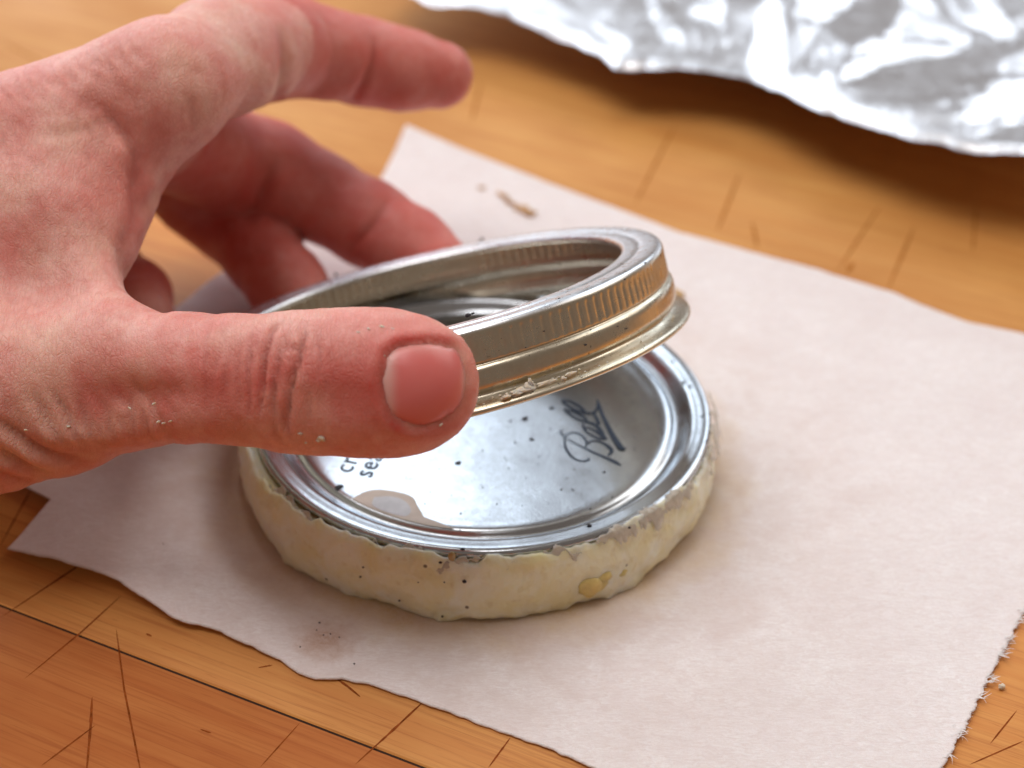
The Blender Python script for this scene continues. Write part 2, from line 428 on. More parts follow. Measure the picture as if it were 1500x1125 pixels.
side = np.stack([bd, np.roll(bd, -1), np.roll(bd, -1)+nv, bd+nv], 1)
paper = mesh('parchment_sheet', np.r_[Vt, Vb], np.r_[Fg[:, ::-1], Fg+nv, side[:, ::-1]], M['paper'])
tag(paper, 'pale pinkish parchment sheet lying on the wooden board under the dough disc', 'paper')

rng = np.random.default_rng(4)
def fibre(p, dirv, ln, w):
    k = np.linspace(0, 1, 6); side_ = np.array([-dirv[1], dirv[0]])
    c = p[None]+dirv[None]*k[:, None]*ln+side_[None]*(rng.normal()*.5*k**2)[:, None]*ln
    z = .25+.6*k*ln*rng.uniform(0, .5)
    ww = w*(1-.8*k)[:, None]
    L = np.c_[c+side_*ww, z+p[0]*0]; Rr = np.c_[c-side_*ww, z]
    return np.r_[L, Rr], [[i, 6+i, 7+i, i+1] for i in range(5)]
pf = []
for cl in [(1499, 897), (1494, 912), (1478, 938), (1468, 962), (1450, 1000), (1449, 993), (1436, 1022), (1410, 1070), (1404, 1078), (1388, 1110), (1470, 950)]:
    b = onz(*cl, .2)[:2]
    for k in range(rng.integers(4, 12)):
        a = rng.uniform(-.9, .6)
        pf.append(fibre(b+rng.normal(size=2)*.35-np.array([.3, 0]), np.array([math.cos(a), math.sin(a)]), rng.uniform(.4, 1.5), rng.uniform(.05, .12)))
for k in range(260):
    t = rng.uniform(.05, .6); i = int(t*NY); b = rt[i]; a = rng.uniform(-1.2, .9)
    pf.append(fibre(b-np.array([.2, 0]), np.array([math.cos(a), math.sin(a)]), rng.uniform(.15, .7), .05))
for k in range(500):
    i = rng.integers(5, NX-5); b = bt[i]; a = rng.uniform(-2.4, -.7)
    pf.append(fibre(b+np.array([0, .15]), np.array([math.cos(a), math.sin(a)]), rng.uniform(.1, .45), .045))
V, Fq = join(pf)
V[:, 2] += paper_z(V[:, :2])
tag(mesh('frayed_fibres', V, Fq, M['fibre'], paper), kind='stuff')

# ------------------------------------------------------------------ dough disc
DC = (-.7, -.3, 0)
NTH = 720
th = np.linspace(0, 2*math.pi, NTH, endpoint=False)
def lathe(prof, nth, dr=None):
    """prof list of (r, z) ; dr(theta, k) -> (r add, z add)"""
    t = np.linspace(0, 2*math.pi, nth, endpoint=False); pr = np.array(prof)
    V = np.zeros((nth, len(pr), 3))
    R_ = pr[None, :, 0]+np.zeros((nth, 1)); Z_ = pr[None, :, 1]+np.zeros((nth, 1))
    if dr is not None:
        a, b = dr(t); R_ = R_+a; Z_ = Z_+b
    V[..., 0] = R_*np.cos(t)[:, None]; V[..., 1] = R_*np.sin(t)[:, None]; V[..., 2] = Z_
    return V.reshape(-1, 3), len(pr)
pr = [(0.01, T-1.9), (20, T-1.9), (27, T-3.2), (30, T-3.0), (32.5, T-2.2), (33.6, T-1.7), (34.3, T-1.5), (34.45, T-1.0), (34.75, T-1.05), (35.1, T-1.6), (35.3, T-2.4), (35.45, T-3.2), (35.6, T-4.2), (35.7, T-5.2), (35.75, T-6.2), (35.75, T-7.2),
      (35.7, T-8.2), (35.6, T-9), (35.5, T-9.8), (35.3, T-10.4), (35.1, T-10.9), (34.9, .15), (34.5, -.05), (33, -.08), (20, -.08), (0.01, -.08)]
pr = np.array(pr); ii = np.linspace(0, len(pr)-1, 90)
pr = np.stack([np.interp(ii, np.arange(len(pr)), pr[:, k]) for k in (0, 1)], 1)
def dough_d(t):
    c = np.stack([np.cos(t), np.sin(t), t*0], 1)
    P = np.stack(np.broadcast_arrays(c[:, None, 0]*11, c[:, None, 1]*11, pr[None, :, 1]*.35), 2).reshape(-1, 3)
    n = fbm(P, 4, 11).reshape(len(t), -1)
    P2 = P*np.array([.28, .28, .4]); n0 = fbm(P2, 2, 31).reshape(len(t), -1)
    colm = np.exp(-((ii/len(ii)*0 + ii)-7.4)**2/3.2)[None]            # ragged collar round the lid rim
    side_ = sstep(6, 9, ii)[None]*sstep(25, 20, ii)[None]
    j = fbm(np.c_[c[:, :2]*13, t*0], 3, 21)
    j2 = fbm(np.c_[c[:, :2]*4.2, t*0], 2, 41)
    ht = .15+.75*np.clip(j*1.3+j2*.8, -1.1, 1.0)
    a0 = np.radians(-50); dd = np.angle(np.exp(1j*(t-a0)))
    ht = ht+.9*np.exp(-(dd/.16)**2)
    dr_ = side_*(.30*n+.6*n0)+colm*(-.25*np.clip(ht, 0, 1))[:, None]
    low = sstep(17, 22, ii)[None]*sstep(25, 23, ii)[None]
    dr_ = dr_+low*(.95*np.clip(fbm(np.c_[c[:, :2]*9, t*0], 3, 77), -1, 1))[:, None]
    dz = colm*ht[:, None]+side_*.10*n
    return dr_, dz
V, m = lathe(pr, NTH*2, dough_d)
dough = mesh('dough_disc', V, grid_faces(NTH*2, m, True)[:, ::-1], M['dough'], None, (0, 0, 0), loc=DC)
dough.data.transform(Matrix.Identity(4))
tag(dough, 'pale cream disc of soft dough pressed flat under the metal lid', 'dough')

def blob(c, r, seed=0, amp=.35, nu=28, nv=16, rot=0.0, fr=1.2):
    a = np.linspace(0, 2*math.pi, nu, endpoint=False); b = np.linspace(0, math.pi, nv)
    A, B = np.meshgrid(a, b, indexing='ij')
    d = np.stack([np.cos(A)*np.sin(B), np.sin(A)*np.sin(B), np.cos(B)], 2).reshape(-1, 3)
    k = 1+amp*fbm(d*fr+seed*3.1, 3, seed)
    V = d*k[:, None]*np.array(r); V = V @ Rz(rot).T + np.array(c)
    return V, grid_faces(nu, nv, True)[:, ::-1]
fp = np.array([(32.7, T+.10), (33.4, T+.12), (33.95, T+.04), (34.4, T-.25), (34.75, T-.8), (35.15, T-1.5), (35.6, T-2.6), (35.95, T-3.8)])
def film(d0, d1, up, low, seed):
    n = 260; t = np.radians(np.linspace(d0, d1, n)); env = np.sin(np.linspace(0, math.pi, n))**.4
    q = np.c_[np.cos(t)*22, np.sin(t)*22, t*0]
    a = np.clip(up+2.0*fbm(q, 4, seed), 0, 6.5); b = np.clip(low+1.6*fbm(q*1.3, 4, seed+3), 0, 7)
    mid = (a+b)/2; a = mid+(a-mid)*env; b = np.maximum(mid+(b-mid)*env, a+.05)
    V = []
    for lay, m in ((0, 14), (1, 14)):
        for v in np.linspace(0, 1, m):
            p = a+(b-a)*v; rr = np.interp(p, range(8), fp[:, 0]); zz = np.interp(p, range(8), fp[:, 1])
            th_ = (.13*math.sin(math.pi*v)**.5 if lay == 0 else -.05)+.05*fbm(np.c_[q[:, :2]*1.5, q[:, 0]*0+v*3], 2, 5)*(lay == 0)
            V.append(np.c_[(rr+th_*.7)*np.cos(t), (rr+th_*.7)*np.sin(t), zz+th_])
    V = np.array(V); f = grid_faces(14, n)
    Va = V[:14].reshape(-1, 3)
    return Va, f[:, ::-1]
M['film'] = plain('translucent_film', (.66, .59, .50), .22, sss=1.0, bump=.25, sc=.8, spec=.6)
M['film'].node_tree.nodes['Principled BSDF'].inputs['Alpha'].default_value = .86
for d0, d1, up, low, sd_ in ((-62, -28, 1.9, 5.4, 3), (-122, -88, 4.2, 5.6, 8), (-150, -128, 4.0, 5.8, 14), (-84, -66, 4.4, 5.6, 19), (-20, 12, 4.0, 5.8, 23)):
    V, Fc = film(d0, d1, up, low, sd_); mesh('dough_film', V, Fc, M['film'], dough, DC)
def on_side(px, py, r):
    """point of the vertical cylinder of radius r round the disc, seen at px, py"""
    v = ray(px, py); o = CC-np.array(DC)
    a = v[0]**2+v[1]**2; b = 2*(o[0]*v[0]+o[1]*v[1]); c = o[0]**2+o[1]**2-r*r
    t = (-b-math.sqrt(b*b-4*a*c))/(2*a); return CC+v*t
for (px, py, sz, sd) in ((868, 858, (2.2, .8, 1.5), 1), (884, 846, (1.3, .6, .9), 2), (912, 838, (1.1, .5, .6), 3)):
    c = on_side(px, py, 35.6); V, Fc = blob(c, sz, sd, .3, rot=math.atan2(c[1], c[0])+math.pi/2)
    mesh('curd_lump', V, Fc, M['curd'], dough, DC)

# ------------------------------------------------------------------ lid
LC = np.array([0, 0, T])
lid = empty('jar_lid', LC); tag(lid, 'round silver canning jar lid with blue script logo pressed onto the dough disc', 'lid')
lp = [(0.01, -1.15), (8, -1.15), (16, -1.14), (22, -1.13), (25.5, -1.12), (26.4, -1.08), (26.9, -1.1), (27.9, -1.16), (28.25, -1.38), (28.5, -1.65), (28.75, -1.86), (29.0, -1.92), (29.3, -1.85), (29.8, -1.5), (30.3, -1.0),
      (30.8, -.5), (31.15, -.22), (31.4, -.10), (31.9, -.10), (32.4, -.05), (33.0, .02), (33.5, .02), (33.85, -.10), (34.1, -.32), (34.2, -.65), (34.18, -1.0), (34.0, -1.35), (33.7, -1.45), (33.4, -1.2), (33.2, -.6), (31, -.7), (29, -2.3), (27, -2.2), (25, -1.6), (0.01, -1.6)]
def cr(P, n, sm=2):
    P = np.array(P); d = np.r_[0, np.cumsum(np.linalg.norm(np.diff(P, axis=0), axis=1)**.5)]
    # linear in between, then one round of smoothing keeps the corners soft
    t = np.linspace(0, d[-1], n); Q = np.stack([np.interp(t, d, P[:, k]) for k in (0, 1)], 1)
    for _ in range(sm): Q[1:-1] = .25*Q[:-2]+.5*Q[1:-1]+.25*Q[2:]
    return Q
lpp = cr(lp, 150, 5)
def lid_d(t):
    c = np.stack([np.cos(t), np.sin(t)], 1)
    P = np.stack(np.broadcast_arrays(c[:, None, 0]*lpp[None, :, 0]*.12, c[:, None, 1]*lpp[None, :, 0]*.12, lpp[None, :, 1]*0), 2).reshape(-1, 3)
    n = fbm(P, 3, 8).reshape(len(t), -1)
    return np.zeros_like(n), n*.02
V, m = lathe(lpp, 720, lid_d)
mesh('lid_plate', V, grid_faces(720, m, True)[:, ::-1], M['lid'], lid)

LZ = T-1.15
def onlid(px, py, z=LZ+.05):
    return onz(px, py, z)
def bez(P, n=60):
    """Catmull-Rom through px points (with optional width), resampled"""
    P = np.array(P, float); out = []
    Q = np.vstack([2*P[0]-P[1], P, 2*P[-1]-P[-2]])
    for i in range(1, len(Q)-2):
        t = np.linspace(0, 1, 12, endpoint=False)[:, None]
        a, b, c, d = Q[i-1], Q[i], Q[i+1], Q[i+2]
        out.append(.5*((2*b)+(-a+c)*t+(2*a-5*b+4*c-d)*t*t+(-a+3*b-3*c+d)*t**3))
    return np.vstack(out+[P[-1:]])
def stroke(P, z):
    """P: crop points u, v, half width in mm"""
    Q = bez(P); W = np.array([onlid(680+q[0]/4.6875, 440+q[1]/4.6875, z) for q in Q]); hw = np.clip(Q[:, 2], .05, None)
    t = np.gradient(W[:, :2], axis=0); t /= np.linalg.norm(t, axis=1)[:, None]+1e-9; nn = np.stack([-t[:, 1], t[:, 0]], 1)
    L = W.copy(); L[:, :2] += nn*hw[:, None]; Rr = W.copy(); Rr[:, :2] -= nn*hw[:, None]
    Lb = L.copy(); Rb = Rr.copy(); m = len(W)
    return np.r_[L, Rr], [[i, m+i, m+i+1, i+1] for i in range(m-1)]
strokes = [   # the lid maker's script word, letter by letter
    [(135, 560, .08), (105, 578, .14), (118, 612, .16), (150, 642, .16), (165, 675, .16), (161, 740, .20), (182, 820, .24), (240, 908, .24), (330, 972, .20), (430, 988, .22), (482, 972, .24), (492, 944, .12)],
    [(168, 655, .10), (210, 612, .12), (290, 594, .15), (370, 618, .18), (430, 670, .20), (460, 738, .16), (444, 792, .10)],
    [(195, 680, .10), (320, 752, .11), (440, 808, .16), (560, 868, .22), (700, 926, .26), (820, 982, .32), (895, 1022, .28), (942, 1050, .06)],
    [(448, 785, .10), (482, 732, .14), (560, 706, .16), (650, 722, .20), (730, 762, .28), (790, 812, .34), (800, 862, .30), (756, 908, .14)],
    [(408, 472, .16), (428, 530, .22), (466, 588, .18), (556, 640, .18), (650, 676, .22), (735, 682, .08)],
    [(430, 530, .12), (484, 524, .14), (560, 556, .18), (640, 606, .26), (700, 648, .30), (742, 684, .10)],
    [(150, 274, .12), (220, 284, .14), (320, 322, .18), (420, 374, .20), (475, 416, .12)],
    [(150, 274, .14), (200, 312, .16), (280, 372, .16), (380, 420, .18), (500, 452, .22), (580, 484, .26), (640, 540, .32), (702, 615, .16)],
    [(122, 142, .14), (210, 150, .16), (300, 190, .18), (390, 250, .20), (445, 304, .12)],
    [(122, 142, .16), (180, 200, .18), (280, 262, .18), (380, 302, .20), (480, 322, .20), (556, 316, .18), (602, 262, .18), (612, 190, .14)],
    [(560, 322, .16), (604, 400, .26), (636, 470, .26)],
    [(606, 132, .08), (630, 210, .26), (676, 335, .26), (740, 470, .32), (800, 590, .38), (860, 690, .44), (920, 780, .48), (958, 808, .40), (1008, 800, .05)],
]
strokes = [[(609.4+a/2, 609.4+b/2, c*.95) for a, b, c in q] for q in strokes]
V, Fq = join([stroke(np.array(s), T-1.09+.012*i) for i, s in enumerate(strokes)])
mesh('script_logo', V, Fq, M['ink'], lid, LC, smooth=False)

def text(name, body, px, py, angle, size, z):
    cu = bpy.data.curves.new(name, 'FONT'); cu.body = body; cu.size = size*S; cu.align_x = 'LEFT'; cu.resolution_u = 6; cu.offset = .00003; cu.space_character = 1.12
    ob = bpy.data.objects.new(name+'_curve', cu); COL.objects.link(ob)
    bpy.context.view_layer.update()
    me = bpy.data.meshes.new_from_object(ob.evaluated_get(bpy.context.evaluated_depsgraph_get()))
    bpy.data.objects.remove(ob)
    me.materials.clear(); me.materials.append(M['ink'])
    o = put(name, me, lid); p = onlid(px, py, z)-LC
    o.location = Vector(p)*S; o.rotation_euler = (0, 0, angle)
    return o
text('printed_text', 'cra', 513.5, 693, math.radians(74), 4.2, T-1.08)
text('printed_text', 'sea', 543, 700, math.radians(74), 4.2, T-1.08)

# dried puddle and burnt specks on the plate
def patch(pts, z0, bulge, name, mat, par, org, n=18):
    P = bez(np.array(pts+[pts[0]], float)); P = P[:-1]
    W = np.array([onlid(a, b, z0) for a, b in P]); rr = np.hypot(W[:, 0], W[:, 1]); W[:, :2] *= np.minimum(1, 28.0/rr)[:, None]; c = W.mean(0); V = []
    for k in range(n):
        f = 1-k/n
        q = c+(W-c)*f; q[:, 2] = z0+bulge*(1-f**6)+.012*fbm(q*1.3, 2, 5); V.append(q)
    V.append(c[None]+[[0, 0, bulge]]); V = np.vstack(V); m = len(W)
    Fq = [[r*m+i, r*m+(i+1) % m, (r+1)*m+(i+1) % m, (r+1)*m+i] for r in range(n-1) for i in range(m)]+[[(n-1)*m+i, (n-1)*m+(i+1) % m, n*m] for i in range(m)]
    return mesh(name, V, Fq, mat, par, org)
patch([(514, 732), (530, 722), (552, 717), (580, 720), (604, 728), (614, 745), (626, 760), (648, 773), (665, 782), (640, 779), (600, 770), (560, 758), (530, 745)], T-1.10, .07, 'dried_stain', M['stain'], lid, LC)
patch([(548, 728), (572, 727), (592, 733), (602, 746), (594, 756), (566, 750), (546, 740)], T-1.01, .04, 'pale_patch', plain('pale_patch', (.66, .66, .70), .35, var=.2), lid, LC)
sp = [(571, 743, .35, 2), (671, 678, .38, .6), (648, 614.6, 0, 0), (808, 597, .34, .5), (769, 613, .42, .6), (755, 648, .15, .3), (779, 643, .3, .5), (748, 616, .18, .3), (708, 643.5, 0, 0), (806, 628, .12, .2),
      (497, 713.5, .45, 1.3), (643, 686, .12, 0), (675, 752, .18, 0), (705, 710, .1, 0), (728, 738, .15, 0), (765, 740.6, .1, 0), (822, 717, .16, 0), (840, 718, .16, 0), (885, 691.5, .2, 0), (870, 666, 0, 0),
      (838, 716, .1, 0), (897, 728, .14, 0), (865, 745, .14, 0), (841, 687, .1, 0), (818, 635, .1, 0), (745, 685, .1, 0), (770, 700, .09, 0), (622, 738, .12, 0), (674, 776, .12, 0), (707, 714, .1, 0), (707, 660, .12, 0),
      (717, 754, .1, 0), (660, 762, .1, 0), (740, 670, .1, 0), (790, 668, .12, 0), (821, 653, .08, 0), (640, 700, .08, 0), (595, 700, .08, 0), (630, 720, .09, 0), (680, 730, .07, 0), (830, 700, .09, 0)]
bl = []
for i, (a, b, r, st) in enumerate(sp):
    if r <= 0: continue
    bl.append(blob(onlid(a, b, T-1.08), (r*(1+st*.6), r, .06), i, .35, 10, 6, rot=rng.uniform(-.6, .9)))
for a, b, r in ((863, 769, .32), (678, 803.6, .25), (930, 640, .12), (1001, 560, .22), (1011, 566, .2), (1005, 575, .15), (1028, 610, .2), (1036, 645, .15), (985, 529, .2)):
    bl.append(blob(onlid(a, b, T+.02), (r*1.3, r, .1), int(a), .4, 10, 6))
for k in range(70):
    a = rng.uniform(0, 6.28); r = 26*math.sqrt(rng.uniform()); bl.append(blob((r*math.cos(a), r*math.sin(a), T-1.09), (.06+.05*rng.uniform(),)*2+(.04,), k, .3, 6, 4))
V, Fq = join(bl)
tag(mesh('burnt_specks', V, Fq, M['speck'], lid, LC), kind='stuff')
V, Fc = blob(on_side(662, 815, 34.7), (.55, .35, .75), 3, .1, 20, 12); mesh('oil_droplet', V, Fc, plain('oil', (.50, .34, .14), .08, spec=.8), dough, DC)
V, Fq = join([blob(on_side(a, b, 35.9), (r*1.2, r*.6, r), int(a), .3, 8, 6) for a, b, r in ((680, 852, .3), (613, 853, .14), (651, 853, .13), (532, 831, .14), (528, 845, .16), (648, 903, .16), (645, 824, .2), (922, 765+8, .2), (585, 880, .15), (430, 815, .2))])
tag(mesh('burnt_specks', V, Fq, M['speck'], dough, DC), kind='stuff')

# ------------------------------------------------------------------ screw band
BR = Rx(-.366) @ Ry(-.2408); BO = np.array([-8.404, 2.569, 19.028+T])
band = empty('screw_band', BO, BR); tag(band, 'gold and silver threaded jar ring held tilted above the lid by the fingers', 'jar ring')
outer = [(29.2, -.95), (29.0, -.75), (28.95, -.45), (29.1, -.15), (29.4, .0), (30.0, .02), (31.0, .02), (31.3, -.10), (31.6, -.14), (31.9, -.08), (32.2, .02), (33.6, .06), (34.3, -.02), (34.7, -.25), (34.93, -.62), (35.0, -1.1),
         (35.0, -4.6), (34.98, -4.8), (34.75, -4.98), (34.75, -5.12), (35.1, -5.3), (35.35, -5.6), (35.45, -6.2), (35.48, -7.2), (35.48, -7.9), (35.3, -8.4), (34.9, -8.75), (34.72, -8.95), (34.75, -9.2), (35.1, -9.5), (35.7, -9.85),
         (36.2, -10.05), (36.55, -10.2), (36.85, -10.4), (37.0, -10.7), (36.95, -11.0), (36.7, -11.2), (36.4, -11.15), (36.15, -10.9), (36.0, -10.55)]
inner = [(35.2, -9.95), (34.55, -9.3), (34.35, -8.9), (34.8, -8.3), (35.1, -7.8), (35.12, -7.0), (35.05, -6.3), (34.7, -5.7), (34.35, -5.5), (34.35, -5.0), (34.6, -4.6), (34.65, -1.2), (34.4, -.6), (34.0, -.4), (31.5, -.5), (29.6, -.45)]
bp = cr(outer+inner+[(29.3, -.8)], 190)
NB = 1460
def band_d(t):
    kn = (.5+.5*np.cos(t*146))**3
    c = np.stack([np.cos(t), np.sin(t), t*0], 1)
    msk = sstep(-.55, .25, fbm(c*2.2, 2, 13))
    zz = bp[:, 1]; win = sstep(-4.75, -4.2, zz)*sstep(-.95, -1.5, zz)*(bp[:, 0] > 34.3)
    P = np.stack(np.broadcast_arrays(c[:, None, 0]*4, c[:, None, 1]*4, zz[None]*.5), 2).reshape(-1, 3)
    n = fbm(P, 3, 6).reshape(len(t), -1)
    a = -(.13*kn*(.06+.94*msk))[:, None]*win[None]+n*.045
    # helical thread bead
    return a, n*.03
V, m = lathe(bp, NB, band_d)
mesh('band_shell', V, grid_faces(NB, m, True)[:, ::-1], M['band'], band)
def band_pt(px, py, r, z0):
    """near-wall point of the tilted band at px, py: cylinder of radius r in the band's own frame"""
    v = BR.T @ ray(px, py); o = BR.T @ (CC-BO)
    a = v[0]**2+v[1]**2; b = 2*(o[0]*v[0]+o[1]*v[1]); c = o[0]**2+o[1]**2-r*r
    t = (-b-math.sqrt(max(b*b-4*a*c, 0)))/(2*a); return o+v*t
res = []
for i, (a, b, s, r) in enumerate(((763, 573, (1.5, .5, .5), 36), (775, 566, (.9, .45, .7), 35.9), (757, 577, (.9, .5, .35), 36.2), (800, 561, (1.6, .3, .3), 36.0), (835, 548, (1.0, .25, .22), 36.2), (825, 555, (.4, .3, .3), 36.2), (777, 561, (.3, .3, .6), 35.9), (742, 581, (.8, .4, .25), 36.5))):
    c = band_pt(a, b, r, 0); res.append(blob(c, s, i+60, .45, 20, 12, rot=math.atan2(c[1], c[0])+math.pi/2, fr=1.8))
V, Fq = join(res); mesh('dough_residue', V, Fq, M['residue'], band)
res = []
for i in range(34):
    t = rng.uniform(-1.75, -.2); zc = rng.choice([-10.0, -10.2, -9.6]); rr = 36.2 if zc < -9.9 else 35.6
    res.append(blob((rr*math.cos(t), rr*math.sin(t), zc), (rng.uniform(.1, .35), rng.uniform(.1, .2), rng.uniform(.08, .2)), i, .4, 8, 6, rot=t+1.57))
V, Fq = join(res); tag(mesh('residue_crumbs', V, Fq, M['residue'], band), kind='stuff')
res = []
for a, b, s, r in ((686, 461.5, .35, 31.0), (693, 459, .18, 31.2), (706, 350, .2, -32), (701, 354, .14, -33), (492, 402, .22, -34.2), (858, 505, .16, 35.6), (865, 483, .12, 35.6), (918, 481, .12, 35.6), (945, 385, .15, 33), (819, 437, .12, 34), (915, 409, .12, 34.5), (797, 485, .12, 35), (905, 478, .1, 35.5), (770, 509, .1, 35.4)):
    v = BR.T @ ray(a, b); o = BR.T @ (CC-BO)
    if abs(r) <= 34.5: p = o+v*((.05-o[2])/v[2])
    else: p = band_pt(a, b, r, 0)
    res.append(blob(p, (s*1.3, s, s*(.7 if r > 0 else 1.3)), int(a), .35, 8, 6))
V, Fq = join(res); tag(mesh('burnt_specks', V, Fq, M['speck'], band), kind='stuff')

# ------------------------------------------------------------------ hand: one continuous skin from a distance field
def A(px, py, d): return atd(px, py, d)
VD = -CR[:, 2]                      # direction of sight, used once to lay the flat of the thumb
TN = np.array([0.05, -.86, .50]); TN /= np.linalg.norm(TN)
def cone(P, a, b, ra, rb, fl=None, fn=None):
    a = np.asarray(a); b = np.asarray(b); ab = b-a
    t = np.clip(((P-a)@ab)/(ab@ab), 0, 1); q = P-a-t[:, None]*ab
    if fl is not None:
        k = q@fn; q = q+(fl-1)*k[:, None]*fn
    return np.sqrt((q*q).sum(1))-(ra+(rb-ra)*t)
def smin(a, b, k):
    h = np.clip(.5+.5*(b-a)/k, 0, 1); return b+(a-b)*h-k*h*(1-h)
def chain(P, J, k=2.0, fl=None, fn=None):
    d = None
    for (a, ra), (b, rb) in zip(J[:-1], J[1:]):
        e = cone(P, a, b, ra, rb, fl, fn); d = e if d is None else smin(d, e, k)
    return d
MCP2, MCP3, MCP4, MCP5 = A(236, 128, 313), np.array([-55, 33, 42.]), np.array([-59, 48, 36.]), np.array([-68, 58, 27.])
thumb = [(A(600, 563, 277), 8.55), (A(560, 561, 277.5), 8.95), (A(500, 560, 278.5), 8.9), (A(430, 559, 280), 8.65), (A(350, 556, 283), 8.15), (A(280, 554, 287), 8.1), (A(190, 560, 291), 8.6), (A(90, 580, 294), 10.0), (A(-30, 592, 297), 11.0)]
index = [(MCP2, 8.8), (A(315, 84, 328), 8.7), (A(400, 68, 345), 7.9), (A(424, 67, 352), 7.8), (A(480, 80, 356), 6.9), (A(536, 91, 362), 6.95), (A(590, 103, 364), 6.6), (A(642, 111, 366), 5.8)]
middle = [(MCP3, 9.3), (A(330, 235, 366), 8.6), (A(392, 252, 370), 8.3), (A(470, 290, 370), 7.1), (A(540, 326, 368), 7.1), (A(600, 362, 364), 6.7), (A(640, 394, 361), 6.1)]
ring = [(MCP4, 9.0), (A(290, 280, 372), 7.6), (A(335, 315, 374), 7.4), (A(385, 375, 367), 6.3), (A(420, 420, 362), 6.2), (A(450, 462, 358), 5.8)]
little = [(MCP5, 7.8), (A(110, 385, 372), 7.2), (A(155, 410, 366), 6.8), (A(192, 436, 358), 6.5), (A(202, 470, 350), 6.0)]
W1, W2 = np.array([-112., -2, 35]), np.array([-112., 18, 22])
F1, F2 = np.array([-215., -14, 62]), np.array([-215., 12, 56])
def hand_sdf(P):
    n = P.shape[0]
    palm = cone(P, MCP2, W1, 8.8, 13.5)
    for c in ((MCP3, (W1+W2)/2, 9.3, 14), (MCP4, W2, 9, 13.5), (MCP5, W2, 8.5, 12.5), (A(-30, 592, 297), W1-np.array([0, 6, 2]), 11, 14),
              (W1, F1, 16, 22), (W2, F2, 16, 22),
              (A(100, 270, 314), A(-20, 400, 312), 10, 12), (A(70, 350, 308), A(0, 500, 305), 10, 11),
              (A(160, 190, 318), A(80, 330, 309), 7.5, 9)):
        palm = smin(palm, cone(P, *c), 8)
    # thin fold of skin between thumb and forefinger
    web = chain(P, [(A(215, 160, 318), 5.0), (A(180, 215, 314), 4.2), (A(150, 285, 309), 4.0), (A(128, 350, 304), 4.0), (A(122, 420, 299), 4.4), (A(150, 500, 293), 5.5)], 3)
    palm = smin(palm, web, 7)
    fg = smin(chain(P, index, 2.2), chain(P, middle, 2.2), .8)
    fg = smin(fg, chain(P, ring, 2.2), .8); fg = smin(fg, chain(P, little, 2.2), .8)
    d = smin(palm, fg, 5)
    th_ = chain(P, thumb, 2.5, 1.18, TN)
    return smin(d, th_, 6.5)
def hand_grad(P, e=.25):
    g = np.zeros_like(P)
    for k in range(3):
        q = P.copy(); q[:, k] += e; r = P.copy(); r[:, k] -= e
        g[:, k] = hand_sdf(q)-hand_sdf(r)
    return g/(np.linalg.norm(g, axis=1)[:, None]+1e-9)
def surface_nets(fn, lo, hi, h):
    n = [int(math.ceil((hi[k]-lo[k])/h))+1 for k in range(3)]
    ax = [lo[k]+h*np.arange(n[k]) for k in range(3)]
    D = np.empty(n, np.float32)
    # coarse pass prunes far cells
    Y, Zg = np.meshgrid(ax[1], ax[2], indexing='ij'); base = np.stack([Y.ravel()*0, Y.ravel(), Zg.ravel()], 1)
    st = 4
    ac = [a[::st] for a in ax]
    Pc = np.stack([g.ravel() for g in np.meshgrid(*ac, indexing='ij')], 1)
    Dc = fn(Pc).reshape([len(a) for a in ac])
    Df = Dc.repeat(st, 0).repeat(st, 1).repeat(st, 2)[:n[0], :n[1], :n[2]]
    D[:] = Df
    need = np.abs(Df) < h*st*2.6
    idx = np.argwhere(need); P = np.array(lo)+idx*h
    vals = np.concatenate([fn(P[i:i+200000]) for i in range(0, len(P), 200000)])
    D[need] = vals
    s = D < 0
    cs = sum(s[a:n[0]-1+a, b:n[1]-1+b, c:n[2]-1+c].astype(np.int8) for a in (0, 1) for b in (0, 1) for c in (0, 1))
    act = (cs > 0) & (cs < 8)
    vid = -np.ones(act.shape, np.int64); ci = np.argwhere(act); vid[act] = np.arange(len(ci))
    acc = np.zeros((len(ci), 3)); cnt = np.zeros(len(ci))
    for a in (0, 1):
        for b in (0, 1):
            for c in (0, 1):
                for k in range(3):
                    o = [a, b, c]
                    if o[k]: continue
                    o2 = o.copy(); o2[k] = 1
                    d0 = D[ci[:, 0]+o[0], ci[:, 1]+o[1], ci[:, 2]+o[2]]; d1 = D[ci[:, 0]+o2[0], ci[:, 1]+o2[1], ci[:, 2]+o2[2]]
                    m_ = (d0 < 0) != (d1 < 0); t = np.where(m_, d0/(d0-d1+1e-12), 0)
                    p = np.array(o, float)[None].repeat(len(ci), 0); p[:, k] = t
                    acc += p*m_[:, None]; cnt += m_
    V = np.array(lo)+(ci+acc/cnt[:, None])*h
    Q = []
    for k in range(3):
        a, b = (k+1) % 3, (k+2) % 3
        sl0 = [slice(None)]*3; sl1 = [slice(None)]*3
        sl0[k] = slice(0, -1); sl1[k] = slice(1, None)
        ch = s[tuple(sl0)] != s[tuple(sl1)]; e = np.argwhere(ch)
        e = e[(e[:, a] > 0) & (e[:, b] > 0) & (e[:, a] < n[a]-1) & (e[:, b] < n[b]-1)]
        ins = s[e[:, 0], e[:, 1], e[:, 2]]
        def vv(da, db):
            q = e.copy(); q[:, a] += da; q[:, b] += db; return vid[q[:, 0], q[:, 1], q[:, 2]]
        q = np.stack([vv(-1, -1), vv(0, -1), vv(0, 0), vv(-1, 0)], 1)
        q[~ins] = q[~ins][:, ::-1]; Q.append(q)
    Q = np.concatenate(Q); Q = Q[(Q >= 0).all(1)]
    return V, Q
HV, HF = surface_nets(hand_sdf, (-160, -60, 0), (8, 92, 82), 1.3)
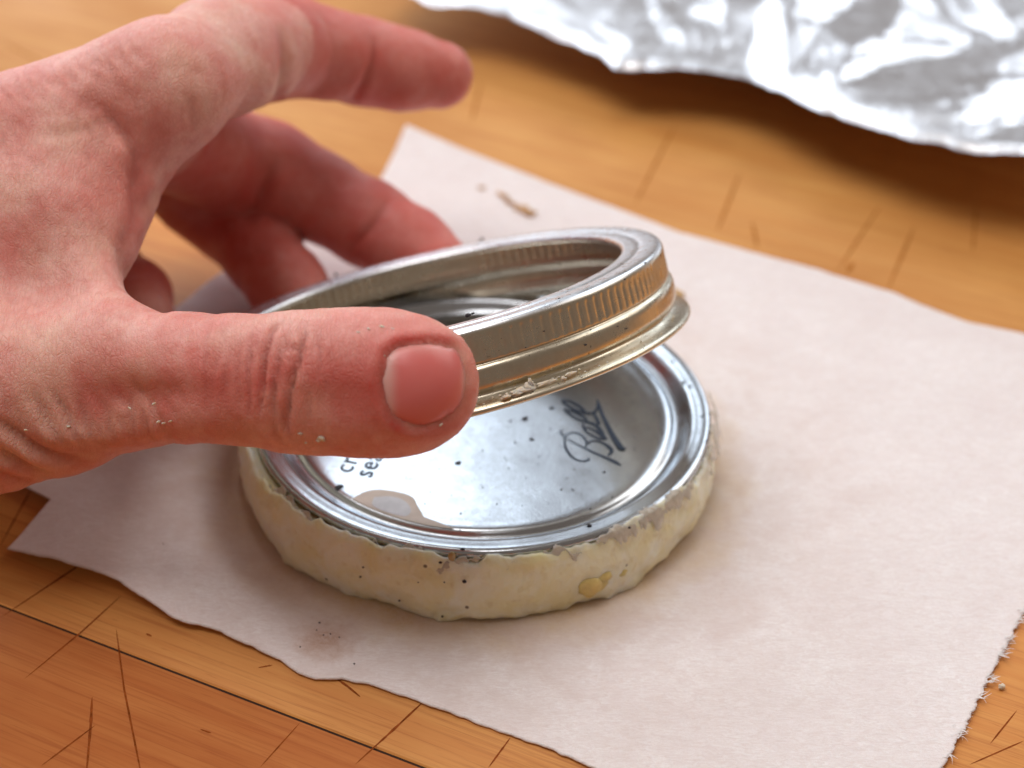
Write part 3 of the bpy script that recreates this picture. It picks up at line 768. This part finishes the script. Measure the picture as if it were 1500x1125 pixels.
def subdivide(V, Q):
    E = np.concatenate([Q[:, [0, 1]], Q[:, [1, 2]], Q[:, [2, 3]], Q[:, [3, 0]]]); Es = np.sort(E, 1)
    key = Es[:, 0]*len(V)+Es[:, 1]; uq, first, inv = np.unique(key, return_index=True, return_inverse=True)
    em = (V[Es[first, 0]]+V[Es[first, 1]])/2; fm = V[Q].mean(1); nv_, ne, nf = len(V), len(uq), len(Q)
    e = inv.reshape(4, nf)+nv_; c = nv_+ne+np.arange(nf)
    F_ = np.concatenate([np.stack([Q[:, 0], e[0], c, e[3]], 1), np.stack([Q[:, 1], e[1], c, e[0]], 1), np.stack([Q[:, 2], e[2], c, e[1]], 1), np.stack([Q[:, 3], e[3], c, e[2]], 1)])
    return np.concatenate([V, em, fm]), F_
# tidy the net, then refine twice where it matters
for _ in range(2):
    g_ = hand_grad(HV); HV = HV-g_*hand_sdf(HV)[:, None]
HV, HF = subdivide(HV, HF)
g_ = hand_grad(HV); HV = HV-g_*hand_sdf(HV)[:, None]
# keep one more refinement for the thumb only would leave cracks, so refine all of it once more is skipped
HN = hand_grad(HV)
view = CC-HV; dist = np.linalg.norm(view, axis=1); view /= dist[:, None]
facing = (HN*view).sum(1)
pp = proj(HV); mmpx = dist/F
depth = ((HV-CC)@VD)

def seg_dist(pp, pts):
    """distance in px to a polyline plus the parameter along it"""
    best = np.full(len(pp), 1e9); par = np.zeros(len(pp)); P = np.array(pts, float)
    L = np.r_[0, np.cumsum(np.linalg.norm(np.diff(P, axis=0), axis=1))]
    for i in range(len(P)-1):
        a, b = P[i], P[i+1]; ab = b-a; t = np.clip(((pp-a)@ab)/(ab@ab+1e-9), 0, 1)
        d = np.linalg.norm(pp-a-t[:, None]*ab, axis=1); m_ = d < best
        best[m_] = d[m_]; par[m_] = (L[i]+t[m_]*(L[i+1]-L[i]))/L[-1]
    return best, par
disp = np.zeros(len(HV)); flush_shade = np.zeros((len(HV), 4)); flush_shade[:, 3] = 1
def crease(pts, depth_mm, width_mm, dmin, dmax, shade_red=.0, taper=True, lip=.25):
    d, t = seg_dist(pp, pts); dm = d*mmpx
    ok = (facing > -.05) & (depth > dmin) & (depth < dmax)
    w_ = np.exp(-(dm/width_mm)**2)*ok
    tp_ = np.sin(np.clip(t, 0.02, .98)*math.pi)**.5 if taper else 1.0
    global disp
    disp -= 1.3*depth_mm*w_*tp_
    disp += depth_mm*lip*np.exp(-((dm-width_mm*2.0)/width_mm)**2)*ok*tp_
    flush_shade[:, 1] = np.maximum(flush_shade[:, 1], min(1, shade_red*1.25)*np.exp(-(dm/(width_mm*.9))**2)*ok*tp_)  # darker tone painted into each crease as its shade
TH = (255, 300)
for pts, dp, wd, rd in (
    ([(412, 470), (398, 488), (390, 512), (386, 540), (383, 572), (380, 602)], .50, .42, .8), ([(446, 474), (445, 495), (438, 525), (428, 555), (424, 590), (421, 628)], .60, .40, .95),
    ([(417, 500), (407, 530), (402, 560), (398, 590), (401, 612)], .35, .35, .6), ([(410, 513), (430, 508), (441, 515)], .3, .3, .5), ([(368, 500), (362, 540), (363, 580), (366, 606)], .25, .45, .4),
    ([(352, 498), (346, 540), (348, 590)], .2, .4, .3), ([(338, 500), (331, 545), (333, 588)], .16, .4, .2), ([(322, 505), (316, 550)], .13, .4, .15), ([(304, 505), (299, 555)], .12, .4, .15), ([(462, 485), (470, 520), (466, 556)], .14, .4, .2),
    ([(480, 500), (486, 540)], .1, .4, .1), ([(455, 560), (452, 600), (448, 632)], .16, .4, .2), ([(412, 590), (416, 622), (424, 640)], .3, .4, .4), ([(398, 612), (404, 636), (415, 650)], .25, .4, .3)):
    crease(pts, dp, wd, *TH, shade_red=rd)
for pts, dp, wd, rd in (
    ([(-10, 610), (27, 639), (53, 660), (88, 673), (124, 676)], 1.0, .8, .8), ([(-10, 655), (27, 681), (48, 692), (70, 696)], .9, .8, .6), ([(20, 590), (38, 625), (62, 648), (100, 660), (140, 664)], .4, .7, .3),
    ([(50, 575), (70, 620), (98, 648), (130, 662)], .3, .6, .2), ([(80, 575), (100, 615), (120, 645), (150, 660)], .35, .6, .2), ([(112, 580), (124, 612), (140, 640), (165, 655)], .35, .55, .25), ([(150, 590), (160, 620), (172, 645)], .3, .5, .3), ([(185, 585), (192, 615), (200, 640)], .25, .5, .2),
    ([(215, 590), (220, 620)], .15, .5, .1), ([(0, 560), (10, 600), (30, 632)], .3, .7, .2), ([(-10, 690), (20, 703), (50, 707)], .5, .6, .4)):
    crease(pts, dp, wd, 255, 305, shade_red=rd)
for pts, dp, wd, rd in (
    ([(413, 46), (415, 80), (412, 110), (404, 138), (396, 150)], .55, .8, .5), ([(549, 58), (547, 90), (533, 122), (516, 148)], .45, .7, .5), ([(277, 138), (281, 165), (284, 190)], .25, .7, .2)):
    crease(pts, dp, wd, 300, 375, shade_red=rd)
for pts, dp, wd in (([(137, 145), (160, 170), (186, 202), (199, 232), (207, 270), (207, 315)], .8, 1.0), ([(240, 270), (222, 292), (207, 320)], .4, .8), ([(180, 235), (196, 262), (201, 300), (198, 350)], .5, 1.0),
                    ([(186, 330), (182, 370), (186, 410)], .45, .9), ([(96, 122), (135, 160), (165, 215)], .2, .8), ([(60, 200), (120, 190), (170, 175)], .15, .8)):
    crease(pts, dp, wd, 285, 330, shade_red=.25)
for pts, dp, wd in (([(568, 292), (540, 335), (508, 372)], .45, .8), ([(406, 240), (386, 285), (366, 320)], .7, 1.2)):
    crease(pts, dp, wd, 345, 385, shade_red=.4)
for k in range(16):                                        # knuckle-side wrinkles above the forefinger's metacarpal
    x0 = -4+k*12.5; y0 = 112-(x0*.32)
    crease([(x0, y0-4), (x0+9+3*math.sin(k*2.1), y0+20), (x0+24+6*math.sin(k*1.3), y0+44+8*math.sin(k*3.3))], .22, .45, 285, 335, shade_red=.12)

rg = np.random.default_rng(7)
for k in range(46):
    x0 = rg.uniform(300, 500); y0 = rg.uniform(490, 600); l_ = rg.uniform(20, 60); b_ = rg.uniform(-6, 6)
    crease([(x0, y0-l_/2), (x0+b_, y0), (x0+rg.uniform(-3, 3), y0+l_/2)], rg.uniform(.05, .14), .28, *TH, shade_red=.15)
for k in range(60):
    x0 = rg.uniform(0, 250); y0 = rg.uniform(560, 650); l_ = rg.uniform(20, 50)
    crease([(x0, y0-l_/2), (x0+8, y0), (x0+20, y0+l_/2)], rg.uniform(.06, .16), .35, 255, 305, shade_red=.12)
for k in range(110):
    x0 = rg.uniform(-5, 190); y0 = rg.uniform(120, 520); l_ = rg.uniform(18, 60); a_ = rg.normal(1.05, .25)
    d_ = np.array([math.cos(a_), math.sin(a_)])*l_/2
    crease([(x0-d_[0], y0-d_[1]), (x0+rg.uniform(-3, 3), y0), (x0+d_[0], y0+d_[1])], rg.uniform(.05, .12), .32, 285, 335, shade_red=.08)
# soft relief: tendons, pads, hollow of the first web
disp += .30*fbm(HV*.07, 3, 2)+.07*fbm(HV*.5, 3, 12)
def bump_at(px, py, sx, sy, amp, dmin, dmax, ang_=0):
    q = pp-np.array([px, py]); c, s_ = math.cos(ang_), math.sin(ang_)
    a = q[:, 0]*c+q[:, 1]*s_; b = -q[:, 0]*s_+q[:, 1]*c
    return amp*np.exp(-(a/sx)**2-(b/sy)**2)*((facing > -.1) & (depth > dmin) & (depth < dmax))
disp += bump_at(183, 222, 22, 26, .9, 285, 335)
disp -= bump_at(205, 580, 90, 28, 1.3, 255, 305)          # hollow along the thumb
disp -= bump_at(500, 590, 55, 30, .5, 255, 300)
disp += bump_at(150, 640, 90, 18, .7, 255, 305)
disp -= bump_at(90, 400, 60, 70, 1.3, 280, 330)
disp += bump_at(250, 165, 35, 40, .4, 285, 335)
disp += bump_at(375, 120, 40, 40, .9, 310, 375)

# nail bed of the thumb
nail_px = np.array([(564, 519), (576, 508), (592, 502), (619, 499), (640, 499), (655, 502), (671, 512), (680, 532), (684, 559), (678, 589), (662, 611), (645, 623), (617, 629), (592, 624), (572, 611), (563, 589), (556, 559), (559, 536)], float)
nail_px = bez(np.vstack([nail_px, nail_px[:1]]))[:-1]
def in_poly(pp, poly):
    ins = np.zeros(len(pp), bool); x, y = pp[:, 0], pp[:, 1]
    for i in range(len(poly)):
        x1, y1 = poly[i]; x2, y2 = poly[(i+1) % len(poly)]
        c = ((y1 > y) != (y2 > y)) & (x < (x2-x1)*(y-y1)/(y2-y1+1e-12)+x1); ins ^= c
    return ins
near = (facing > .1) & (depth < 300) & (abs(pp[:, 0]-620) < 110) & (abs(pp[:, 1]-562) < 110)
idx = np.where(near)[0]
dn_, _ = seg_dist(pp[idx], np.vstack([nail_px, nail_px[:1]])); ins = in_poly(pp[idx], nail_px)
sd = np.where(ins, -dn_, dn_)*mmpx[idx]
free = sstep(650, 685, pp[idx, 0])                          # fades the fold out towards the free edge
disp[idx] -= .55*sstep(.25, -.35, sd)
disp[idx] += (.28-.16*free)*np.exp(-((sd-.95)/.75)**2)*(sd > -.2)
disp[idx] -= free*.35*np.exp(-((sd-.2)/.35)**2)
flush_shade[idx, 0] = np.maximum(flush_shade[idx, 0], .45*np.exp(-((sd-.4)/1.0)**2))
flush_shade[idx, 1] = np.maximum(flush_shade[idx, 1], .45*np.exp(-((sd+.0)/.3)**2))
flush_shade[:, 0] = np.maximum(flush_shade[:, 0], bump_at(420, 568, 260, 62, .62, 255, 300))
flush_shade[:, 0] = np.maximum(flush_shade[:, 0], bump_at(400, 560, 60, 60, .55, 255, 300))
flush_shade[:, 0] = np.maximum(flush_shade[:, 0], bump_at(400, 80, 30, 45, .45, 310, 375))
flush_shade[:, 0] = np.maximum(flush_shade[:, 0], bump_at(200, 300, 18, 70, .45, 285, 330))
flush_shade[:, 0] = np.maximum(flush_shade[:, 0], bump_at(180, 580, 120, 45, .5, 255, 305))
flush_shade[idx, 0] = np.maximum(flush_shade[idx, 0], .9*np.exp(-((sd-.35)/.7)**2)*np.clip(1-abs(pp[idx, 1]-498)/16, 0, 1))
flush_shade[idx, 0] = np.maximum(flush_shade[idx, 0], .9*np.exp(-((sd-.35)/.7)**2)*np.clip(1-np.hypot(pp[idx, 0]-580, (pp[idx, 1]-622))/40, 0, 1))
flush_shade[:, 0] = np.maximum(flush_shade[:, 0], bump_at(590, 110, 110, 60, .60, 310, 400))
# ruddy pads, with the shade on the fingers behind put into the colour
flush_shade[:, 0] = np.maximum(flush_shade[:, 0], .62*sstep(22, 34, HV[:, 1])*(depth > 340))
flush_shade[:, 0] = np.clip(flush_shade[:, 0]+.22*fbm(HV*.09, 3, 55)+.12*fbm(HV*.33, 3, 66), 0, 1)
flush_shade[:, 2] = np.clip(.42*fbm(HV*.14, 3, 91), 0, .5)*(depth < 335)
HV2 = HV+HN*disp[:, None]
HO = np.array([-112., 8, 0])
hand_root = empty('person', HO)
tag(hand_root, "left hand reaching in from the left, thumb and fingers lifting the tilted jar ring", 'person')
hand = mesh('hand', HV2, HF, M['skin'], hand_root, HO)
ca = hand.data.color_attributes.new('flush_shade', 'FLOAT_COLOR', 'POINT'); ca.data.foreach_set('color', flush_shade.astype(np.float32).ravel())
def hit(px, py, far=False):
    v = ray(px, py); v /= np.linalg.norm(v); t = 235.0 if not far else 300.
    for _ in range(80):
        d = float(hand_sdf((CC+v*t)[None])[0]); t += d*.8
        if abs(d) < .002: break
    return CC+v*t
# thumb nail: a curved plate with its own thickness
cen = np.array([620., 562.]); rings = 12; V = []; pale = []
HP = []
for k in range(rings+1):
    f = k/rings; HP.append(cen+(nail_px-cen)*f*1.0)
HPa = np.vstack(HP)
vv_ = np.array([ray(*q) for q in HPa]); vv_ /= np.linalg.norm(vv_, axis=1)[:, None]; tt = np.full(len(HPa), 235.)
for _ in range(60): tt += hand_sdf(CC+vv_*tt[:, None])*.8
NP = CC+vv_*tt[:, None]; NN = hand_grad(NP)
m = len(nail_px); fr_ = np.repeat(np.linspace(0, 1, rings+1), m)
dome = .42*(1-fr_**2)-.20-.38*sstep(.86, 1.0, fr_)*(HPa[:, 0] < 660)
NV = NP+NN*dome[:, None]
Fn = grid_faces(rings+1, m, False, True)
bot = NV[-m:]-NN[-m:]*.45
NV = np.r_[NV, bot]; o_ = rings*m
Fs = np.stack([o_+np.arange(m), o_+m+np.arange(m), o_+m+(np.arange(m)+1) % m, o_+(np.arange(m)+1) % m], 1)
nail = mesh('fingernail', NV, np.r_[Fn, Fs], M['nail'], hand_root, HO)
nail.parent = hand_root
xx = np.r_[HPa[:, 0], np.full(m, 600.)]; yy = np.r_[HPa[:, 1], np.full(m, 560.)]
pa = sstep(588, 566, xx)*.6+sstep(525, 500, yy)*.35+sstep(674, 684, xx+0*yy)*.5  # pale base and free edge; the upper edge's highlight is painted in
fa = nail.data.attributes.new('pale', 'FLOAT', 'POINT'); fa.data.foreach_set('value', np.clip(pa, 0, 1).astype(np.float32))
me = nail.data; me.flip_normals() if me.polygons[10].normal.dot(Vector(TN)) < 0 else None
# flakes of dough dried on the thumb
fl = []
for i, (a, b, s) in enumerate(((470, 642, .8), (465, 645, .5), (474, 645, .35), (440, 635, .35), (447, 648, .3), (525, 487, .35), (540, 482, .3), (560, 479, .4), (575, 482, .3), (190, 598, .3), (225, 592, .35), (232, 618, .35), (240, 620, .3), (250, 617, .3), (100, 625, .35), (38, 630, .3), (562, 521, .3), (646, 622, .35))):
    p = hit(a, b); fl.append(blob(p, (s, s*.4, s*.5), i+9, .4, 10, 7, rot=rng.uniform(-1, 1)))
V, Fq = join(fl); tag(mesh('dough_flakes', V, Fq, M['residue'], hand_root, HO), kind='stuff')

# ------------------------------------------------------------------ crinkled foil
fe = [(560, -40), (600, -8), (640, 6), (700, 12), (755, 27), (800, 42), (850, 62), (880, 78), (897, 97), (950, 98), (1000, 100), (1060, 106), (1100, 117), (1130, 128), (1165, 146), (1210, 166), (1250, 180), (1300, 192), (1350, 205), (1400, 212), (1450, 216), (1500, 222), (1600, 240), (1720, 262)]
NXF, NYF = 520, 380
zc = 11.0
zs = lambda x: zc+.13*np.clip(x-45, 0, 90)
E0 = []
for a, b in fe:
    q = onz(a, b, zc)
    for _ in range(4): q = onz(a, b, float(zs(q[0])))
    E0.append(q)
E0 = np.array(E0); E0 = resample(E0, NXF)
E0[:, 0] += .5*fbm(np.c_[np.arange(NXF)*.09, np.zeros(NXF), np.zeros(NXF)], 3, 2); E0[:, 1] += .6*fbm(np.c_[np.arange(NXF)*.12, np.zeros(NXF), np.zeros(NXF)], 3, 4)
t_ = np.linspace(0, 1, NYF)**1.15
dirf = np.array([.42, 1.0]); dirf /= np.linalg.norm(dirf)
XY = E0[:, None, :2]+dirf[None, None]*(t_[None, :, None]*240)
P = np.concatenate([XY, np.zeros(XY.shape[:2]+(1,))], 2).reshape(-1, 3)
def facets(P, sc, seed, rot=0.0):
    """sharp-creased facets: random heights on a sheared triangle lattice, interpolated linearly"""
    c_, s_ = math.cos(rot), math.sin(rot)
    x = (P[:, 0]*c_-P[:, 1]*s_)*sc; y = (P[:, 0]*s_+P[:, 1]*c_)*sc
    x = x+.5*y
    i = np.floor(x).astype(np.int64); j = np.floor(y).astype(np.int64); fx = x-i; fy = y-j
    H = lambda a, b: h3(a, b, a*0, seed)
    up = fx+fy > 1
    h00, h10, h01, h11 = H(i, j), H(i+1, j), H(i, j+1), H(i+1, j+1)
    return np.where(up, h11+(1-fx)*(h01-h11)+(1-fy)*(h10-h11), h00+fx*(h10-h00)+fy*(h01-h00))
wq = P+np.c_[fbm(P*.03, 2, 1)*8, fbm(P*.03, 2, 2)*8, np.zeros(len(P))]
z = 4.0*facets(wq, .026, 3, .4)+1.5*facets(wq, .062, 5, 1.3)+.42*facets(wq, .14, 7, 2.2)+.07*facets(wq, .5, 8, .9)+4*fbm(P*.008, 2, 9)
tt = np.tile(t_, NXF)*240
xr = P[:, 0]
calm = 1-.75*sstep(60, 10, xr)                       # the left part lies smoother
edge = sstep(0, 14, tt)
z = z*(calm*(.35+.65*edge))
z += zs(xr-.42*tt)+2.0*sstep(0, 40, tt)-2.5*sstep(60, 200, tt)+3.0*np.exp(-((tt-2)/3)**2)*0
z -= 1.2*np.exp(-(tt/1.6)**2)*(.5+.5*noise(np.c_[xr*.15, xr*0, xr*0]))       # edge curls down
V = np.c_[P[:, :2], np.clip(z, .3, None)]
Ff = grid_faces(NXF, NYF)
nv = len(V)
foil = mesh('foil_sheet', V, Ff, M['foil'])
tag(foil, 'crumpled shiny aluminium foil sheet raised above the far side of the board', 'foil')

# ------------------------------------------------------------------ crumbs
def crumb(name, pts, lab, mat, z=.25, seed=0):
    parts = []
    for i, (a, b, sx, sy, sz, ro) in enumerate(pts):
        p = onz(a, b, z+sz*.5); p[2] = z+sz*.5+float(paper_z(p[None, :2])[0]); parts.append(blob(p, (sx, sy, sz), seed+i, .5, 20, 12, rot=ro, fr=1.6))
    V, Fq = join(parts); c = V.mean(0); c[2] = 0
    o = mesh(name, V, Fq, mat, None, c, loc=c); tag(o, lab, 'crumb'); return o
crumb('crumb', [(738, 288, 1.8, .5, .35, -.9), (748, 298, 1.2, .5, .4, -.6), (765, 306, 1.6, .8, .5, -.5), (776, 313, 1.3, .9, .5, -.3), (705, 276, .8, .5, .2, 0)], 'brown smear of crumb on the parchment beyond the jar ring', M['crumb'], .1, 3)
crumb('crumb', [(994, 436, 1.0, .8, .8, .3), (988, 430, .8, .6, .5, 0)], 'small golden crumb on the parchment just right of the jar ring', plain('golden_crumb', (.66, .40, .13), .5, bump=.2, sc=1.2), .1, 8)
crumb('crumb', [(1467, 1008, .5, .35, .35, .3)], 'tiny pale crumb on bare wood right of the frayed paper edge', M['residue'], -.3, 12)
V, Fq = join([blob(onz(a, b, .45)+np.array([0, 0, float(paper_z(onz(a, b, .4)[None, :2])[0])]), (r, r, .1), int(a), .3, 8, 6) for a, b, r in ((468, 914, .16), (474, 932, .12), (484, 930, .12), (497, 935, .1), (440, 950, .1), (519, 974, .14), (464, 925, .1))])
tag(mesh('burnt_specks', V, Fq, M['speck'], paper), kind='stuff')
